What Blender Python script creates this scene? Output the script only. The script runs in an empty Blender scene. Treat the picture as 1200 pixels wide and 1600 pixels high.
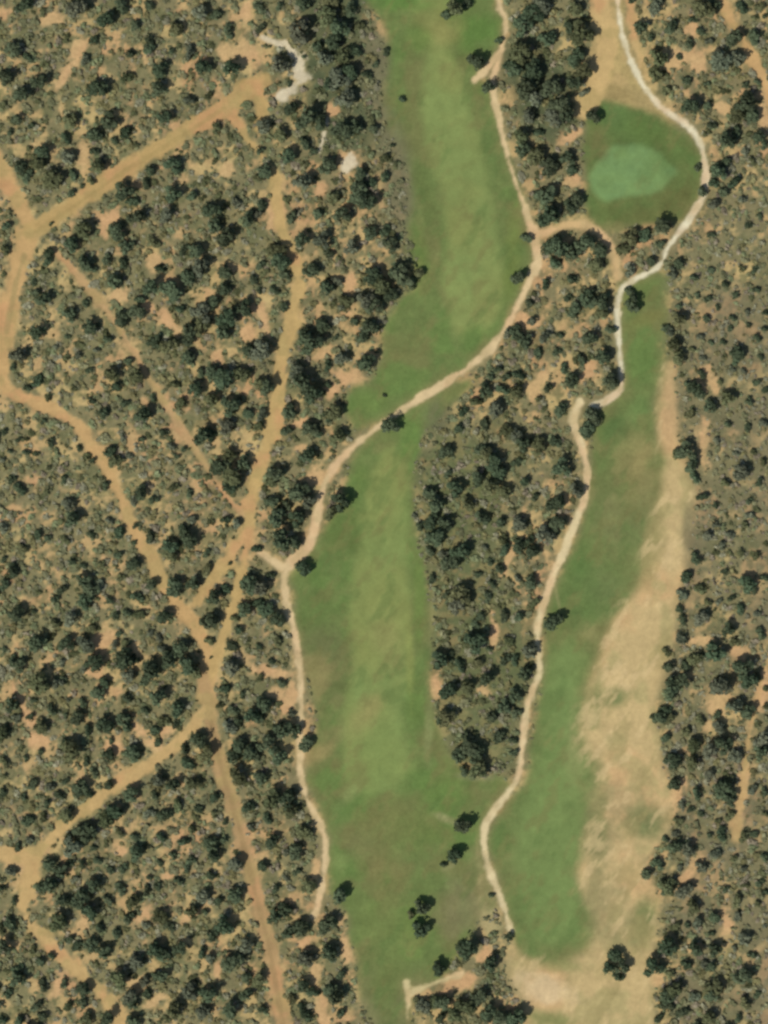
import bpy, math, random
import numpy as np

# ------------------------------------------------------------------ camera, sky, sun, exposure
S = bpy.context.scene
COL = S.collection
M = 0.3                                   # metres of ground per photo unit (photo is 1200 x 1600 units)
SUN_EL, SUN_AZ = math.radians(50), math.radians(228)     # sun stands in the south-west
ALT = 1500.0
cam = bpy.data.cameras.new('camera')
cam.sensor_fit = 'VERTICAL'
cam.angle_y = 2 * math.atan(240.0 / ALT)
cam.clip_start, cam.clip_end = 10.0, 20000.0
cam_ob = bpy.data.objects.new('camera', cam)
cam_ob.location = (0, 0, ALT)
COL.objects.link(cam_ob)
S.camera = cam_ob
world = bpy.data.worlds.new('World'); S.world = world; world.use_nodes = True
wn = world.node_tree
sky = wn.nodes.new('ShaderNodeTexSky'); sky.sky_type = 'NISHITA'; sky.sun_disc = False
sky.sun_elevation, sky.sun_rotation = SUN_EL, SUN_AZ
wn.links.new(sky.outputs[0], wn.nodes['Background'].inputs[0])
wn.nodes['Background'].inputs[1].default_value = 0.07
sl = bpy.data.lights.new('sun', 'SUN'); sl.energy = 3.4; sl.angle = math.radians(0.53); sl.color = (1.0, 0.94, 0.85)
sun = bpy.data.objects.new('sun', sl); COL.objects.link(sun)
sun.rotation_euler = (math.pi / 2 - SUN_EL, 0, -SUN_AZ + math.pi)
S.view_settings.view_transform = 'Standard'; S.view_settings.look = 'None'
S.view_settings.exposure = 0.0; S.view_settings.gamma = 1.0
S.cycles.pixel_filter_type = 'GAUSSIAN'
S.cycles.filter_width = 3.1
S.cycles.max_bounces = 5

rng = np.random.default_rng(7)
random.seed(7)


def lin(c):
    c = np.asarray(c, float) / 255.0
    return np.where(c <= 0.04045, c / 12.92, ((c + 0.055) / 1.055) ** 2.4)


# ------------------------------------------------------------------ noise and masks on the plan grid
GX0, GX1, GY0, GY1, STEP = -120.0, 1320.0, -120.0, 1720.0, 2.5
gx = np.arange(GX0, GX1 + 0.1, STEP); gy = np.arange(GY0, GY1 + 0.1, STEP)
NX, NY = len(gx), len(gy)
PX, PY = np.meshgrid(gx, gy)             # row = y


def vnoise(x, y, scale, seed):
    r = np.random.default_rng(seed).random((256, 256))
    u, v = x / scale, y / scale
    i, j = np.floor(u).astype(int), np.floor(v).astype(int)
    f, g = u - i, v - j
    f = f * f * (3 - 2 * f); g = g * g * (3 - 2 * g)
    a = r[j % 256, i % 256]; b = r[j % 256, (i + 1) % 256]
    c = r[(j + 1) % 256, i % 256]; d = r[(j + 1) % 256, (i + 1) % 256]
    return (a * (1 - f) + b * f) * (1 - g) + (c * (1 - f) + d * f) * g


def fbm(x, y, scale, seed, octs=4, gain=0.5):
    t, a, n = 0, 1.0, 0
    for k in range(octs):
        t = t + a * vnoise(x + 37.3 * k, y - 91.7 * k, scale / 2 ** k, seed + k); n += a; a *= gain
    return t / n                          # 0..1, mean .5


def smooth(a, b, x):
    t = np.clip((x - a) / (b - a), 0, 1)
    return t * t * (3 - 2 * t)


WX = PX + 16 * (fbm(PX, PY, 40, 11, 4, .6) - .5)
WY = PY + 16 * (fbm(PX, PY, 40, 21, 4, .6) - .5)


def blur(a, r):
    r = int(round(r / STEP))
    if r < 1: return a
    for _ in range(2):
        for ax in (0, 1):
            p = np.concatenate([np.repeat(np.take(a, [0], ax), r + 1, ax), a, np.repeat(np.take(a, [-1], ax), r, ax)], ax)
            c = np.cumsum(p, ax)
            n = a.shape[ax]
            a = (np.take(c, range(2 * r + 1, 2 * r + 1 + n), ax) - np.take(c, range(0, n), ax)) / (2 * r + 1)
    return a


_st = (fbm(PX + .7 * PY, (PY - .7 * PX) * .35, 34, 61, 4, .6) - .5)
FX = WX + 44 * (fbm(PX, PY, 75, 41, 4, .6) - .5) + 26 * _st
FY = WY + 44 * (fbm(PX, PY, 75, 51, 4, .6) - .5) - 20 * _st


def poly(pts, soft=5, feather=False):
    X, Y = (FX, FY) if feather else (WX, WY)
    ins = np.zeros(X.shape, bool)
    n = len(pts)
    for k in range(n):
        (x1, y1), (x2, y2) = pts[k], pts[(k + 1) % n]
        if y1 == y2: continue
        c = ((Y < y1) != (Y < y2)) & (X < (x2 - x1) * (Y - y1) / (y2 - y1) + x1)
        ins ^= c
    return blur(ins.astype(float), soft)


def spline(pts, n=6):
    p = [np.array(q, float) for q in pts]
    p = [2 * p[0] - p[1]] + p + [2 * p[-1] - p[-2]]
    out = []
    for k in range(1, len(p) - 2):
        for t in np.linspace(0, 1, n, endpoint=False):
            a, b, c, d = p[k - 1], p[k], p[k + 1], p[k + 2]
            out.append(.5 * (2 * b + (c - a) * t + (2 * a - 5 * b + 4 * c - d) * t * t + (3 * b - a - 3 * c + d) * t ** 3))
    out.append(p[-2])
    return np.array(out)


def line(pts, width, soft=3.0, jitter=5.0, seed=5):
    s = spline(pts)
    D = np.full(PX.shape, 60.0)
    for (x1, y1), (x2, y2) in zip(s[:-1], s[1:]):
        i0 = max(0, int((min(x1, x2) - 50 - GX0) / STEP)); i1 = min(NX, int((max(x1, x2) + 50 - GX0) / STEP) + 1)
        j0 = max(0, int((min(y1, y2) - 50 - GY0) / STEP)); j1 = min(NY, int((max(y1, y2) + 50 - GY0) / STEP) + 1)
        if i1 <= i0 or j1 <= j0: continue
        X, Y = PX[j0:j1, i0:i1], PY[j0:j1, i0:i1]
        dx, dy = x2 - x1, y2 - y1; L = dx * dx + dy * dy + 1e-9
        t = np.clip(((X - x1) * dx + (Y - y1) * dy) / L, 0, 1)
        D[j0:j1, i0:i1] = np.minimum(D[j0:j1, i0:i1], np.hypot(X - x1 - t * dx, Y - y1 - t * dy))
    d = D + jitter * ((fbm(PX, PY, 14, seed, 3, .7) - .5) * 2 + .7 * (fbm(PX, PY, 48, seed + 3, 2) - .5) * 2)
    return smooth(width / 2 + soft, width / 2 - soft, d), D


_nc = {}
def blob(x, y, rx, ry, rot=0, hard=0.35, amp=0.55, seed=3):
    if seed not in _nc: _nc[seed] = (fbm(PX, PY, 17 if 300 <= seed < 320 else 26, seed, 4, .7) - .5) * 2
    c, s = math.cos(math.radians(rot)), math.sin(math.radians(rot))
    R = max(rx, ry) * 2.2
    i0 = max(0, int((x - R - GX0) / STEP)); i1 = min(NX, int((x + R - GX0) / STEP) + 2)
    j0 = max(0, int((y - R - GY0) / STEP)); j1 = min(NY, int((y + R - GY0) / STEP) + 2)
    w = (slice(j0, j1), slice(i0, i1))
    dx, dy = PX[w] - x, PY[w] - y
    u, v = (dx * c + dy * s) / rx, (-dx * s + dy * c) / ry
    return w, smooth(1 + hard, 1 - hard, np.hypot(u, v) + amp * _nc[seed][w])


# ------------------------------------------------------------------ plan of the place
UPPER = [(560, -150), (572, 0), (600, 40), (612, 100), (600, 150), (605, 200), (625, 230), (640, 300), (638, 360), (660, 400),
         (668, 440), (640, 462), (615, 480), (600, 520), (597, 560), (585, 597), (548, 610), (545, 640), (556, 672), (590, 660),
         (640, 632), (700, 595), (750, 558), (785, 520), (812, 465), (832, 420), (836, 380), (826, 350), (810, 300), (793, 250),
         (776, 190), (765, 130), (742, 125), (772, 95), (784, 50), (775, 0), (775, -150)]
LOWER = [(590, 668), (545, 715), (546, 760), (520, 800), (498, 835), (470, 872), (453, 900), (462, 960), (472, 1010), (486, 1060),
         (492, 1100), (503, 1130), (484, 1180), (480, 1220), (505, 1275), (514, 1310), (513, 1350), (516, 1390), (545, 1430),
         (553, 1480), (566, 1540), (585, 1600), (590, 1750), (635, 1750), (640, 1550), (690, 1525), (705, 1500), (740, 1460), (745, 1430),
         (775, 1420), (765, 1380), (752, 1330), (752, 1290), (775, 1260), (798, 1230), (780, 1215), (740, 1215), (705, 1185), (685, 1150),
         (674, 1110), (668, 1060), (670, 1000), (673, 950), (662, 900), (648, 850), (641, 800), (642, 750), (650, 700), (668, 670),
         (700, 640), (740, 590), (700, 598), (640, 635)]
RIGHT = [(1040, 425), (975, 445), (970, 520), (974, 600), (935, 648), (922, 680), (925, 740), (918, 800), (890, 855), (874, 910),
         (856, 960), (850, 1020), (846, 1080), (830, 1160), (822, 1230), (772, 1280), (765, 1330), (785, 1400), (800, 1455),
         (818, 1490), (870, 1516), (910, 1502), (920, 1460), (903, 1400), (908, 1330), (922, 1230), (912, 1140), (930, 1040), (948, 960),
         (990, 920), (1005, 880), (1022, 800), (1030, 700), (1030, 600), (1036, 540), (1050, 470)]
GREENAREA = [(914, 175), (945, 155), (985, 165), (1040, 190), (1085, 215), (1098, 245), (1100, 290), (1090, 320), (1060, 345),
             (1000, 352), (940, 358), (918, 340), (915, 250), (918, 200)]
GREEN = [(960, 230), (1000, 226), (1040, 245), (1060, 268), (1030, 298), (985, 310), (945, 318), (922, 300), (919, 275), (940, 250)]
DRY = [(1035, 565), (1052, 580), (1058, 690), (1085, 780), (1078, 850), (1058, 950), (1040, 1050), (1018, 1120), (1045, 1220),
       (1042, 1290), (1005, 1350), (1030, 1430), (1020, 1500), (1020, 1600), (1020, 1750), (830, 1750), (815, 1560), (790, 1470), (860, 1505), (900, 1510),
       (905, 1330), (918, 1230), (905, 1180), (925, 1040), (942, 960), (990, 905), (1020, 800), (1026, 680)]
FAIR1 = [(640, -150), (650, 20), (675, 60), (655, 150), (664, 230), (688, 300), (704, 380), (690, 440), (705, 500), (722, 542), (750, 528),
         (780, 490), (786, 420), (772, 340), (760, 280), (745, 210), (722, 130), (704, 80), (700, 40), (690, -150)]
FAIR2 = [(600, 700), (575, 760), (565, 800), (555, 870), (545, 950), (550, 1040), (545, 1100), (538, 1180), (545, 1230), (600, 1242),
         (642, 1200), (626, 1110), (640, 1050), (641, 950), (636, 900), (633, 820), (636, 760), (625, 700)]
FAIR3 = [(858, 1010), (905, 1010), (912, 1140), (918, 1240), (905, 1330), (902, 1400), (905, 1470), (870, 1490), (830, 1470), (812, 1380),
         (805, 1300), (835, 1220), (845, 1120)]
ISLAND = [(650, 650), (700, 640), (760, 690), (790, 760), (780, 900), (830, 1000), (800, 1210), (720, 1195), (685, 1130), (668, 1050), (665, 930), (650, 800)]
FOREST = [(475, -150), (480, 30), (475, 120), (500, 200), (520, 250), (590, 240), (600, 200), (560, 120), (575, 60), (570, -150)]
GREYROUGH = [(568, 30), (612, 70), (606, 150), (640, 240), (645, 330), (625, 390), (600, 330), (592, 200), (560, 120)]

T = {}
def track(name, pts, w, soft=4.0, jit=7.0, seed=5):
    m, d = line(pts, w, soft, jit, seed)
    if name in T: T[name] = np.maximum(T[name], m)
    else: T[name] = m

track('left', [(-150, 20), (0, 262), (46, 348), (42, 380), (26, 440), (10, 500), (4, 560), (8, 600), (25, 617), (80, 640), (122, 668), (160, 722), (190, 782), (212, 832), (240, 880), (265, 932), (300, 972), (322, 1020), (325, 1065)], 21)
track('left', [(0, 262), (46, 352), (40, 400)], 26); track('left', [(40, 370), (22, 450), (8, 530)], 32, 5, 9, 8)
track('left', [(325, 1040), (322, 1090)], 30)
track('upper', [(46, 362), (120, 318), (200, 262), (290, 207), (350, 167), (390, 138), (412, 128)], 26)
track('upper', [(355, 172), (385, 214), (412, 246)], 13)
track('upper', [(395, 140), (410, 165), (405, 200)], 16)
track('thin', [(88, 392), (155, 470), (200, 535), (245, 610), (310, 710), (350, 770), (386, 812)], 10, 3, 5)
track('middle', [(430, 272), (436, 350), (464, 420), (458, 500), (440, 560), (432, 640), (414, 702), (394, 770), (386, 822), (352, 880), (310, 938)], 22, 4, 10)
track('middle', [(392, 822), (376, 900), (356, 970), (336, 1030), (325, 1065)], 16)
track('south', [(318, 1060), (330, 1130), (346, 1200), (375, 1300), (400, 1400), (420, 1480), (442, 1600), (470, 1750)], 22)
track('west', [(320, 1108), (280, 1160), (210, 1210), (130, 1265), (62, 1330), (42, 1390), (42, 1432), (80, 1482), (140, 1532), (186, 1592), (260, 1740)], 21, 4, 9)
track('west', [(-150, 1325), (0, 1335), (52, 1336)], 22)
track('east', [(1100, -150), (1128, 0), (1160, 60), (1185, 110), (1205, 160), (1260, 280)], 13)
track('east2', [(1215, 1000), (1195, 1050), (1175, 1130), (1160, 1230), (1148, 1310)], 10)
track('verge', [(940, -150), (942, 0), (946, 80), (932, 140), (912, 165)], 34, 5, 9)
track('verge', [(990, -100), (985, 20), (1000, 90), (1012, 120)], 14)
P = {}
def path(name, pts, w, soft=2.8, jit=4.2, seed=9):
    m, d = line(pts, w, soft, jit, seed)
    P[name] = np.maximum(P.get(name, 0), m)
path('main', [(770, -150), (780, 0), (791, 35), (783, 80), (770, 128), (780, 190), (798, 260), (815, 310), (832, 360), (840, 385), (835, 420), (815, 465), (785, 520), (750, 560), (700, 595), (640, 632), (580, 675), (530, 720), (505, 765), (498, 805), (480, 850), (448, 888), (445, 930), (460, 985), (468, 1050), (470, 1120), (468, 1200), (480, 1250), (505, 1300), (508, 1350), (498, 1410), (490, 1432)], 9)
path('main', [(783, 80), (762, 105), (742, 125)], 9); path('main', [(832, 360), (840, 400), (834, 425)], 17)
path('main', [(500, 780), (485, 845), (450, 885)], 13); path('main', [(405, 862), (442, 888)], 11)
path('white', [(960, -150), (965, 0), (976, 70), (1000, 125), (1030, 165), (1075, 197), (1095, 225), (1102, 265), (1101, 300), (1075, 345), (1045, 385), (1030, 416), (986, 440), (968, 462), (965, 508), (969, 560), (970, 605), (950, 624), (926, 635)], 7.5)
path('sandy', [(905, 628), (895, 655), (902, 680), (916, 725), (915, 772), (890, 840), (868, 890), (850, 940), (840, 982), (842, 1050), (825, 1100), (815, 1170), (806, 1222), (766, 1275), (755, 1310), (765, 1360), (785, 1410), (798, 1455)], 10)
path('link', [(840, 368), (900, 350), (940, 365), (960, 400), (966, 430)], 10, 4, 5)
path('foot', [(636, 1750), (636, 1600), (638, 1560), (635, 1536)], 4); path('foot', [(640, 1552), (690, 1532), (722, 1522)], 8, 3, 5)

mU, mL, mR = poly(UPPER, 4), poly(LOWER, 5), np.where(PX < np.interp(PY, [0, 640, 700, 760, 850, 950, 1050, 1160, 1230, 1280, 1400, 1500, 1700], [1010, 985, 945, 945, 915, 880, 872, 860, 850, 800, 815, 845, 850]), poly(RIGHT, 4), poly(RIGHT, 8, True))
mGA, mG = poly(GREENAREA, 4), poly(GREEN, 2.5)
mD = np.where((PX > 1000) | (PY < 700), poly(DRY, 5), poly(DRY, 9, True))
mF1, mF2, mF3 = poly(FAIR1, 4), poly(FAIR2, 5), poly(FAIR3, 9, True)
mV = poly([(955, -150), (955, 20), (950, 90), (932, 140), (945, 160), (985, 168), (1040, 192), (1060, 195), (1010, 135), (990, 90), (975, 40), (972, -150)], 4)
mFo2 = poly([(785, 70), (830, 55), (880, 100), (905, 150), (900, 195), (860, 225), (820, 190), (790, 120)], 8)
mI, mFo, mGr = poly(ISLAND, 12), poly(FOREST, 10), poly(GREYROUGH, 8)

n1, n2, n3 = fbm(PX, PY, 60, 101), fbm(PX, PY, 22, 131), fbm(PX, PY, 9, 151, 3)
n4 = fbm(PX + .8 * PY, PY - .8 * PX, 120, 171)
def stretch(n, k=2.2): return np.clip((n - .5) * k + .5, 0, 1)

C = np.zeros(PX.shape + (3,))
def lay(col, m, w=(slice(None), slice(None))):
    C[w] = C[w] * (1 - m[..., None]) + lin(col) * m[..., None]

lay((184, 157, 110), np.ones_like(PX))                             # sandy soil
lay((196, 154, 112), stretch(n1, 3) * .7)                          # redder soil
lay((190, 174, 118), stretch(fbm(PX, PY, 30, 191), 3) * .6)        # straw
litter = smooth(.38, .53, .6 * fbm(PX, PY, 26, 211, 3, .6) + .4 * fbm(PX, PY, 9, 216, 2, .6))
lay((117, 117, 85), litter * .85)                                   # grey green litter and dead growth
lay((104, 108, 74), smooth(.50, .66, fbm(PX, PY, 22, 231, 4, .8)) * .7)
east_grey = smooth(1030, 1075, PX) * smooth(330, 420, PY)
lay((121, 116, 88), east_grey * .75 * stretch(n1, 2))
lay((92, 104, 68), mI * .7); lay((80, 92, 66), np.maximum(mFo, mFo2) * .85)
bare = [(85, 30, 14, 10, 0), (125, 75, 12, 22, 30), (100, 120, 8, 20, 35), (225, 85, 6, 18, -20), (385, 20, 9, 20, 10), (385, 85, 16, 12, 20),
        (350, 80, 8, 10, 0), (430, 340, 12, 26, 0), (500, 295, 10, 12, 30), (545, 250, 14, 12, 0), (518, 172, 10, 9, 0), (608, 57, 9, 10, 0),
        (130, 245, 8, 20, 10), (60, 232, 8, 12, 40), (165, 350, 8, 22, 30), (355, 265, 12, 10, 0), (240, 410, 14, 9, -30), (185, 465, 10, 16, 35),
        (230, 478, 6, 16, -35), (265, 500, 8, 22, -35), (325, 455, 9, 7, 0), (385, 520, 10, 14, 20), (340, 560, 9, 14, -30), (412, 495, 9, 20, -20),
        (548, 440, 10, 18, 0), (545, 490, 10, 6, -30), (540, 590, 22, 10, 10), (500, 555, 14, 6, -40), (520, 610, 10, 8, -40), (470, 660, 14, 7, -30),
        (500, 745, 18, 14, -30), (525, 820, 14, 10, -20), (470, 700, 10, 5, 0), (840, 595, 18, 7, -35), (920, 580, 16, 8, -50), (820, 500, 20, 8, 10),
        (835, 615, 10, 12, 0), (895, 280, 12, 8, -30), (890, 215, 16, 6, -30), (1090, 95, 14, 12, 0), (1060, 90, 10, 20, 60), (1128, 168, 12, 10, 0),
        (1192, 185, 9, 22, 0), (1080, 45, 8, 10, 0), (1100, 590, 8, 20, 20), (1100, 690, 9, 26, 0), (1115, 600, 9, 12, 0), (795, 870, 6, 26, 20),
        (772, 990, 6, 26, -8), (758, 1080, 9, 9, 0), (680, 1070, 9, 18, 10), (420, 1050, 22, 8, 10), (452, 1095, 14, 26, 0), (430, 1080, 10, 8, 0),
        (440, 830, 12, 8, 20), (480, 860, 12, 10, 0), (150, 1050, 10, 16, -40), (40, 1115, 7, 30, -25), (60, 1160, 14, 10, 0), (160, 1000, 18, 8, -30),
        (215, 1020, 8, 18, 0), (220, 1140, 10, 10, 0), (175, 1165, 14, 12, 0), (155, 1080, 8, 12, 0), (260, 1140, 12, 10, 0), (245, 1165, 16, 12, 0),
        (20, 1340, 18, 16, 0), (225, 1430, 8, 16, 40), (265, 1370, 8, 5, 0), (190, 1330, 8, 6, 0), (215, 1540, 14, 10, 0), (130, 1445, 10, 10, 0),
        (90, 1540, 10, 18, 30), (240, 1565, 14, 6, -35), (340, 1520, 5, 14, 0), (300, 1430, 20, 5, -35), (500, 1570, 8, 40, -12), (495, 1515, 9, 14, 0),
        (540, 1480, 9, 34, -8), (480, 1470, 14, 5, -30), (492, 1365, 6, 20, 10), (680, 1440, 10, 8, -30), (720, 1535, 20, 8, -20), (760, 1490, 8, 14, 40),
        (1010, 1390, 9, 16, -15), (1055, 1240, 10, 22, 20), (1075, 1365, 8, 24, 40), (1120, 1100, 14, 20, 30), (1105, 1135, 8, 12, 20), (1150, 1020, 14, 10, 0),
        (1100, 1000, 18, 6, -5), (1135, 1440, 8, 26, 0), (1030, 1530, 12, 14, -20), (1080, 1480, 12, 8, 0), (1160, 1230, 7, 40, 6), (1190, 1080, 8, 30, 10)]
mB = np.zeros_like(PX)
for k, (x, y, rx, ry, rot) in enumerate(bare):
    w, m = blob(x, y, rx * 1.1, ry * 1.1, rot, .40, 1.25, 300 + k % 7); mB[w] = np.maximum(mB[w], m)
lay((203, 172, 122), mB * .9)
lay((206, 160, 118), mB * stretch(n1, 4) * .5)
mWs = np.zeros_like(PX)
for x, y, rx, ry, rot in [(428, 65, 16, 5, 20), (455, 78, 6, 16, -30), (468, 105, 9, 22, 10), (455, 138, 26, 8, -35), (440, 150, 10, 7, 0), (505, 215, 4, 26, 14), (548, 252, 10, 12, 0), (540, 262, 10, 7, 0)]:
    w, m = blob(x, y, rx, ry, rot, .4, 1.0, 311); mWs[w] = np.maximum(mWs[w], m)
lay((216, 204, 172), mWs * .9)

# dry ground on the right and beside the white path
lay((176, 158, 104), mV * .9); lay((194, 166, 116), mV * stretch(n2, 3) * .6)
lay((194, 172, 122), mD)
lay((203, 168, 120), mD * smooth(.5, .75, fbm(PX, PY, 70, 401)) * .8)
lay((168, 158, 108), mD * smooth(.52, .7, fbm(PX, PY, 40, 411)) * .7)
w, m = blob(850, 1545, 45, 22, 10); lay((210, 188, 145), mD[w] * m * .8, w); lay((208, 184, 132), mD * smooth(.58, .7, n4) * .6)
# grass
def grass(m, base, warm, lush):
    lay(base, m)
    lay(warm, m * smooth(.45, .68, fbm(PX, PY, 55, 421)) * .75)
    lay(lush, m * smooth(.48, .7, fbm(PX + 300, PY, 45, 431)) * .75)
grass(np.maximum(mU, mL * smooth(1640, 1500, PY)), (104, 124, 70), (118, 118, 74), (96, 128, 66))
lay((112, 116, 76), mL * smooth(1490, 1560, PY) * .8)
grass(mR, (106, 123, 71), (122, 121, 76), (96, 121, 67))
grass(mGA, (98, 112, 64), (112, 110, 66), (84, 116, 62))
lay((114, 112, 84), mGr * .85)
lay((130, 148, 86), mF1); lay((138, 144, 84), mF1 * stretch(n1, 3) * .7)
lay((126, 146, 84), mF2 * .95); lay((140, 146, 84), mF2 * stretch(n4, 3) * .7)
lay((118, 142, 82), mF3 * .9)
lay((116, 146, 92), mG); lay((124, 150, 88), mG * stretch(n2, 2) * .5)
for x, y, rx, ry, rot, col, s in [
        (745, 52, 40, 22, -25, (86, 122, 58), .9), (630, 4, 45, 12, 5, (92, 130, 62), .8), (690, 50, 26, 20, 0, (150, 146, 88), .7), (655, 60, 18, 20, 0, (96, 130, 62), .6),
        (672, 30, 30, 14, 0, (124, 126, 74), .6), (655, 400, 16, 45, -5, (92, 122, 58), .7), (665, 310, 12, 60, -14, (96, 112, 62), .7), (640, 600, 30, 14, -30, (98, 128, 66), .6),
        (575, 630, 26, 18, 0, (100, 130, 66), .7), (800, 410, 12, 70, 4, (112, 130, 66), .7), (740, 530, 14, 20, 30, (92, 128, 62), .7), (640, 520, 26, 40, 0, (106, 120, 70), .7),
        (640, 690, 14, 40, 8, (100, 132, 66), .8), (565, 750, 12, 20, 0, (96, 124, 62), .7), (540, 835, 26, 40, 20, (90, 112, 58), .8), (500, 950, 36, 22, -30, (92, 116, 62), .8),
        (510, 1010, 34, 30, 0, (104, 106, 70), .8), (498, 1055, 22, 32, -10, (152, 138, 92), .7), (525, 1075, 14, 30, 10, (118, 116, 76), .6), (655, 940, 9, 70, 0, (104, 130, 66), .8), (650, 1090, 12, 40, 0, (98, 126, 64), .8),
        (640, 1020, 7, 60, -2, (150, 158, 88), .55), (570, 1118, 16, 34, 32, (172, 154, 100), .75), (520, 1150, 22, 14, -40, (140, 132, 86), .6), (490, 1180, 26, 10, -30, (170, 148, 100), .6),
        (605, 1000, 22, 40, -15, (146, 144, 90), .5), (560, 1130, 24, 50, 10, (128, 150, 86), .4), (600, 1180, 40, 50, 0, (128, 150, 84), .5), (585, 1310, 40, 30, -20, (118, 116, 76), .7),
        (600, 1350, 34, 22, 0, (130, 122, 78), .5), (690, 1240, 40, 34, 20, (94, 128, 62), .7), (630, 1290, 60, 34, 0, (116, 126, 70), .5), (545, 1240, 22, 10, -50, (140, 148, 92), .6), (530, 1345, 12, 18, 0, (128, 146, 86), .6),
        (600, 1440, 40, 50, 10, (114, 130, 72), .5), (600, 1560, 24, 50, 0, (100, 116, 66), .6), (575, 1590, 18, 30, 0, (128, 124, 88), .7), (612, 1530, 24, 44, 20, (104, 120, 66), .6), (640, 1470, 26, 26, 0, (122, 140, 76), .6),
        (730, 1420, 40, 45, 20, (128, 122, 88), .75), (755, 1400, 18, 50, -12, (150, 140, 98), .7), (770, 1440, 12, 24, 0, (174, 164, 116), .7), (705, 1500, 30, 14, -30, (106, 126, 68), .5), (700, 1280, 22, 6, 20, (172, 166, 118), .8), (745, 1214, 26, 6, 5, (140, 140, 104), .7), (705, 1350, 14, 5, -40, (150, 144, 104), .5),
        (685, 650, 20, 24, 0, (112, 110, 82), .8), (672, 690, 10, 16, 0, (160, 146, 108), .7), (676, 960, 5, 40, 4, (142, 138, 92), .7), (670, 1150, 6, 40, 0, (140, 148, 96), .6),
        (1000, 455, 26, 18, -40, (98, 120, 62), .5), (1005, 500, 30, 9, -20, (122, 122, 70), .7), (1000, 560, 20, 40, 0, (98, 132, 68), .6), (1000, 650, 18, 26, 0, (100, 134, 74), .6), (960, 670, 22, 26, 0, (78, 108, 60), .7),
        (985, 740, 28, 60, 12, (136, 132, 84), .65), (1000, 720, 10, 24, 20, (172, 154, 102), .6), (960, 780, 26, 40, 0, (124, 128, 80), .6), (1010, 790, 16, 44, 0, (130, 124, 84), .5), (985, 830, 40, 30, 0, (112, 122, 76), .6),
        (905, 890, 22, 36, 10, (86, 118, 62), .75), (940, 920, 30, 30, 0, (104, 118, 74), .5), (895, 965, 18, 20, 0, (80, 110, 60), .6), (870, 930, 3, 34, -12, (150, 148, 100), .7), (920, 985, 14, 14, 0, (152, 146, 96), .5),
        (960, 1090, 26, 12, -10, (98, 118, 70), .8), (930, 1100, 10, 34, 5, (96, 120, 66), .6), (1005, 1285, 34, 26, -10, (108, 120, 76), .85), (1005, 1440, 18, 44, 10, (112, 124, 76), .85), (945, 1300, 22, 40, 0, (136, 132, 92), .6), (945, 1420, 30, 50, 0, (150, 142, 100), .6),
        (960, 1250, 30, 26, 0, (160, 146, 104), .6), (935, 1270, 14, 60, 0, (104, 122, 70), .5), (970, 1470, 28, 26, 0, (140, 136, 92), .5), (860, 1592, 30, 12, 8, (120, 130, 78), .8), (880, 1510, 30, 10, 0, (96, 120, 66), .5), (1075, 830, 10, 40, 4, (118, 112, 84), .7), (1055, 850, 8, 80, 2, (196, 174, 124), .6),
        (1045, 640, 10, 50, 0, (188, 158, 114), .6), (780, 1310, 14, 20, 0, (96, 124, 66), .6), (900, 1190, 20, 50, 0, (150, 150, 98), .45), (880, 1090, 14, 60, 0, (112, 138, 80), .4),
        (930, 1350, 16, 120, 0, (130, 129, 86), .6), (990, 720, 34, 50, 10, (150, 140, 92), .5), (950, 800, 26, 50, 0, (128, 128, 84), .6), (1020, 850, 14, 60, 5, (150, 142, 92), .6), (975, 870, 30, 26, 0, (122, 124, 78), .5),
        (752, 1390, 5, 60, -4, (172, 158, 112), .7), (766, 1465, 6, 30, -14, (178, 164, 116), .7), (690, 455, 5, 30, -30, (116, 120, 74), .5),
        (960, 180, 22, 20, 0, (92, 122, 70), .6), (1010, 205, 34, 20, 25, (84, 112, 56), .7), (1060, 240, 24, 24, 0, (88, 116, 60), .6), (935, 225, 14, 26, 0, (116, 110, 70), .7), (1060, 310, 34, 26, 0, (100, 100, 58), .7), (980, 335, 50, 12, 0, (98, 104, 60), .7), (955, 330, 26, 14, 0, (88, 112, 60), .5),
        (965, 145, 40, 12, 10, (152, 136, 90), .8), (1000, 150, 12, 30, -40, (160, 144, 98), .6), (960, 355, 20, 8, 0, (140, 134, 88), .6)]:
    w, m = blob(x, y, rx, ry, rot, .7, .6, 511); lay(col, m * s, w)
# mowing sweep and worn streaks
streak = fbm(PX * 1.0 + PY * .8, (PY - PX * .8) * .12, 14, 531, 3)
gmask = np.clip(mU + mL + mR + mGA, 0, 1)
lay((122, 128, 78), gmask * (1 - mG) * .2)
lay((122, 120, 74), gmask * smooth(.54, .72, fbm(PX + .6 * PY, (PY - .6 * PX) * .5, 26, 571, 4, .65)) * .45 * (1 - .5 * mG))
lay((92, 116, 64), gmask * smooth(.56, .72, fbm(PX + .6 * PY, (PY - .6 * PX) * .5, 30, 581, 4, .65)) * .40 * (1 - .5 * mG))
C *= (1 + .16 * (fbm(PX, PY, 16, 591, 3, .6) - .5)[..., None] * gmask[..., None])
lay((158, 146, 98), mD * smooth(.52, .7, fbm(PX + .7 * PY, (PY - .7 * PX) * .4, 30, 595, 4, .65)) * .55)
lay((212, 188, 138), mD * smooth(.58, .72, fbm(PX + .7 * PY, (PY - .7 * PX) * .4, 22, 599, 4, .65)) * .5)
C *= (1 + .10 * (streak - .5)[..., None] * gmask[..., None])
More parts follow.
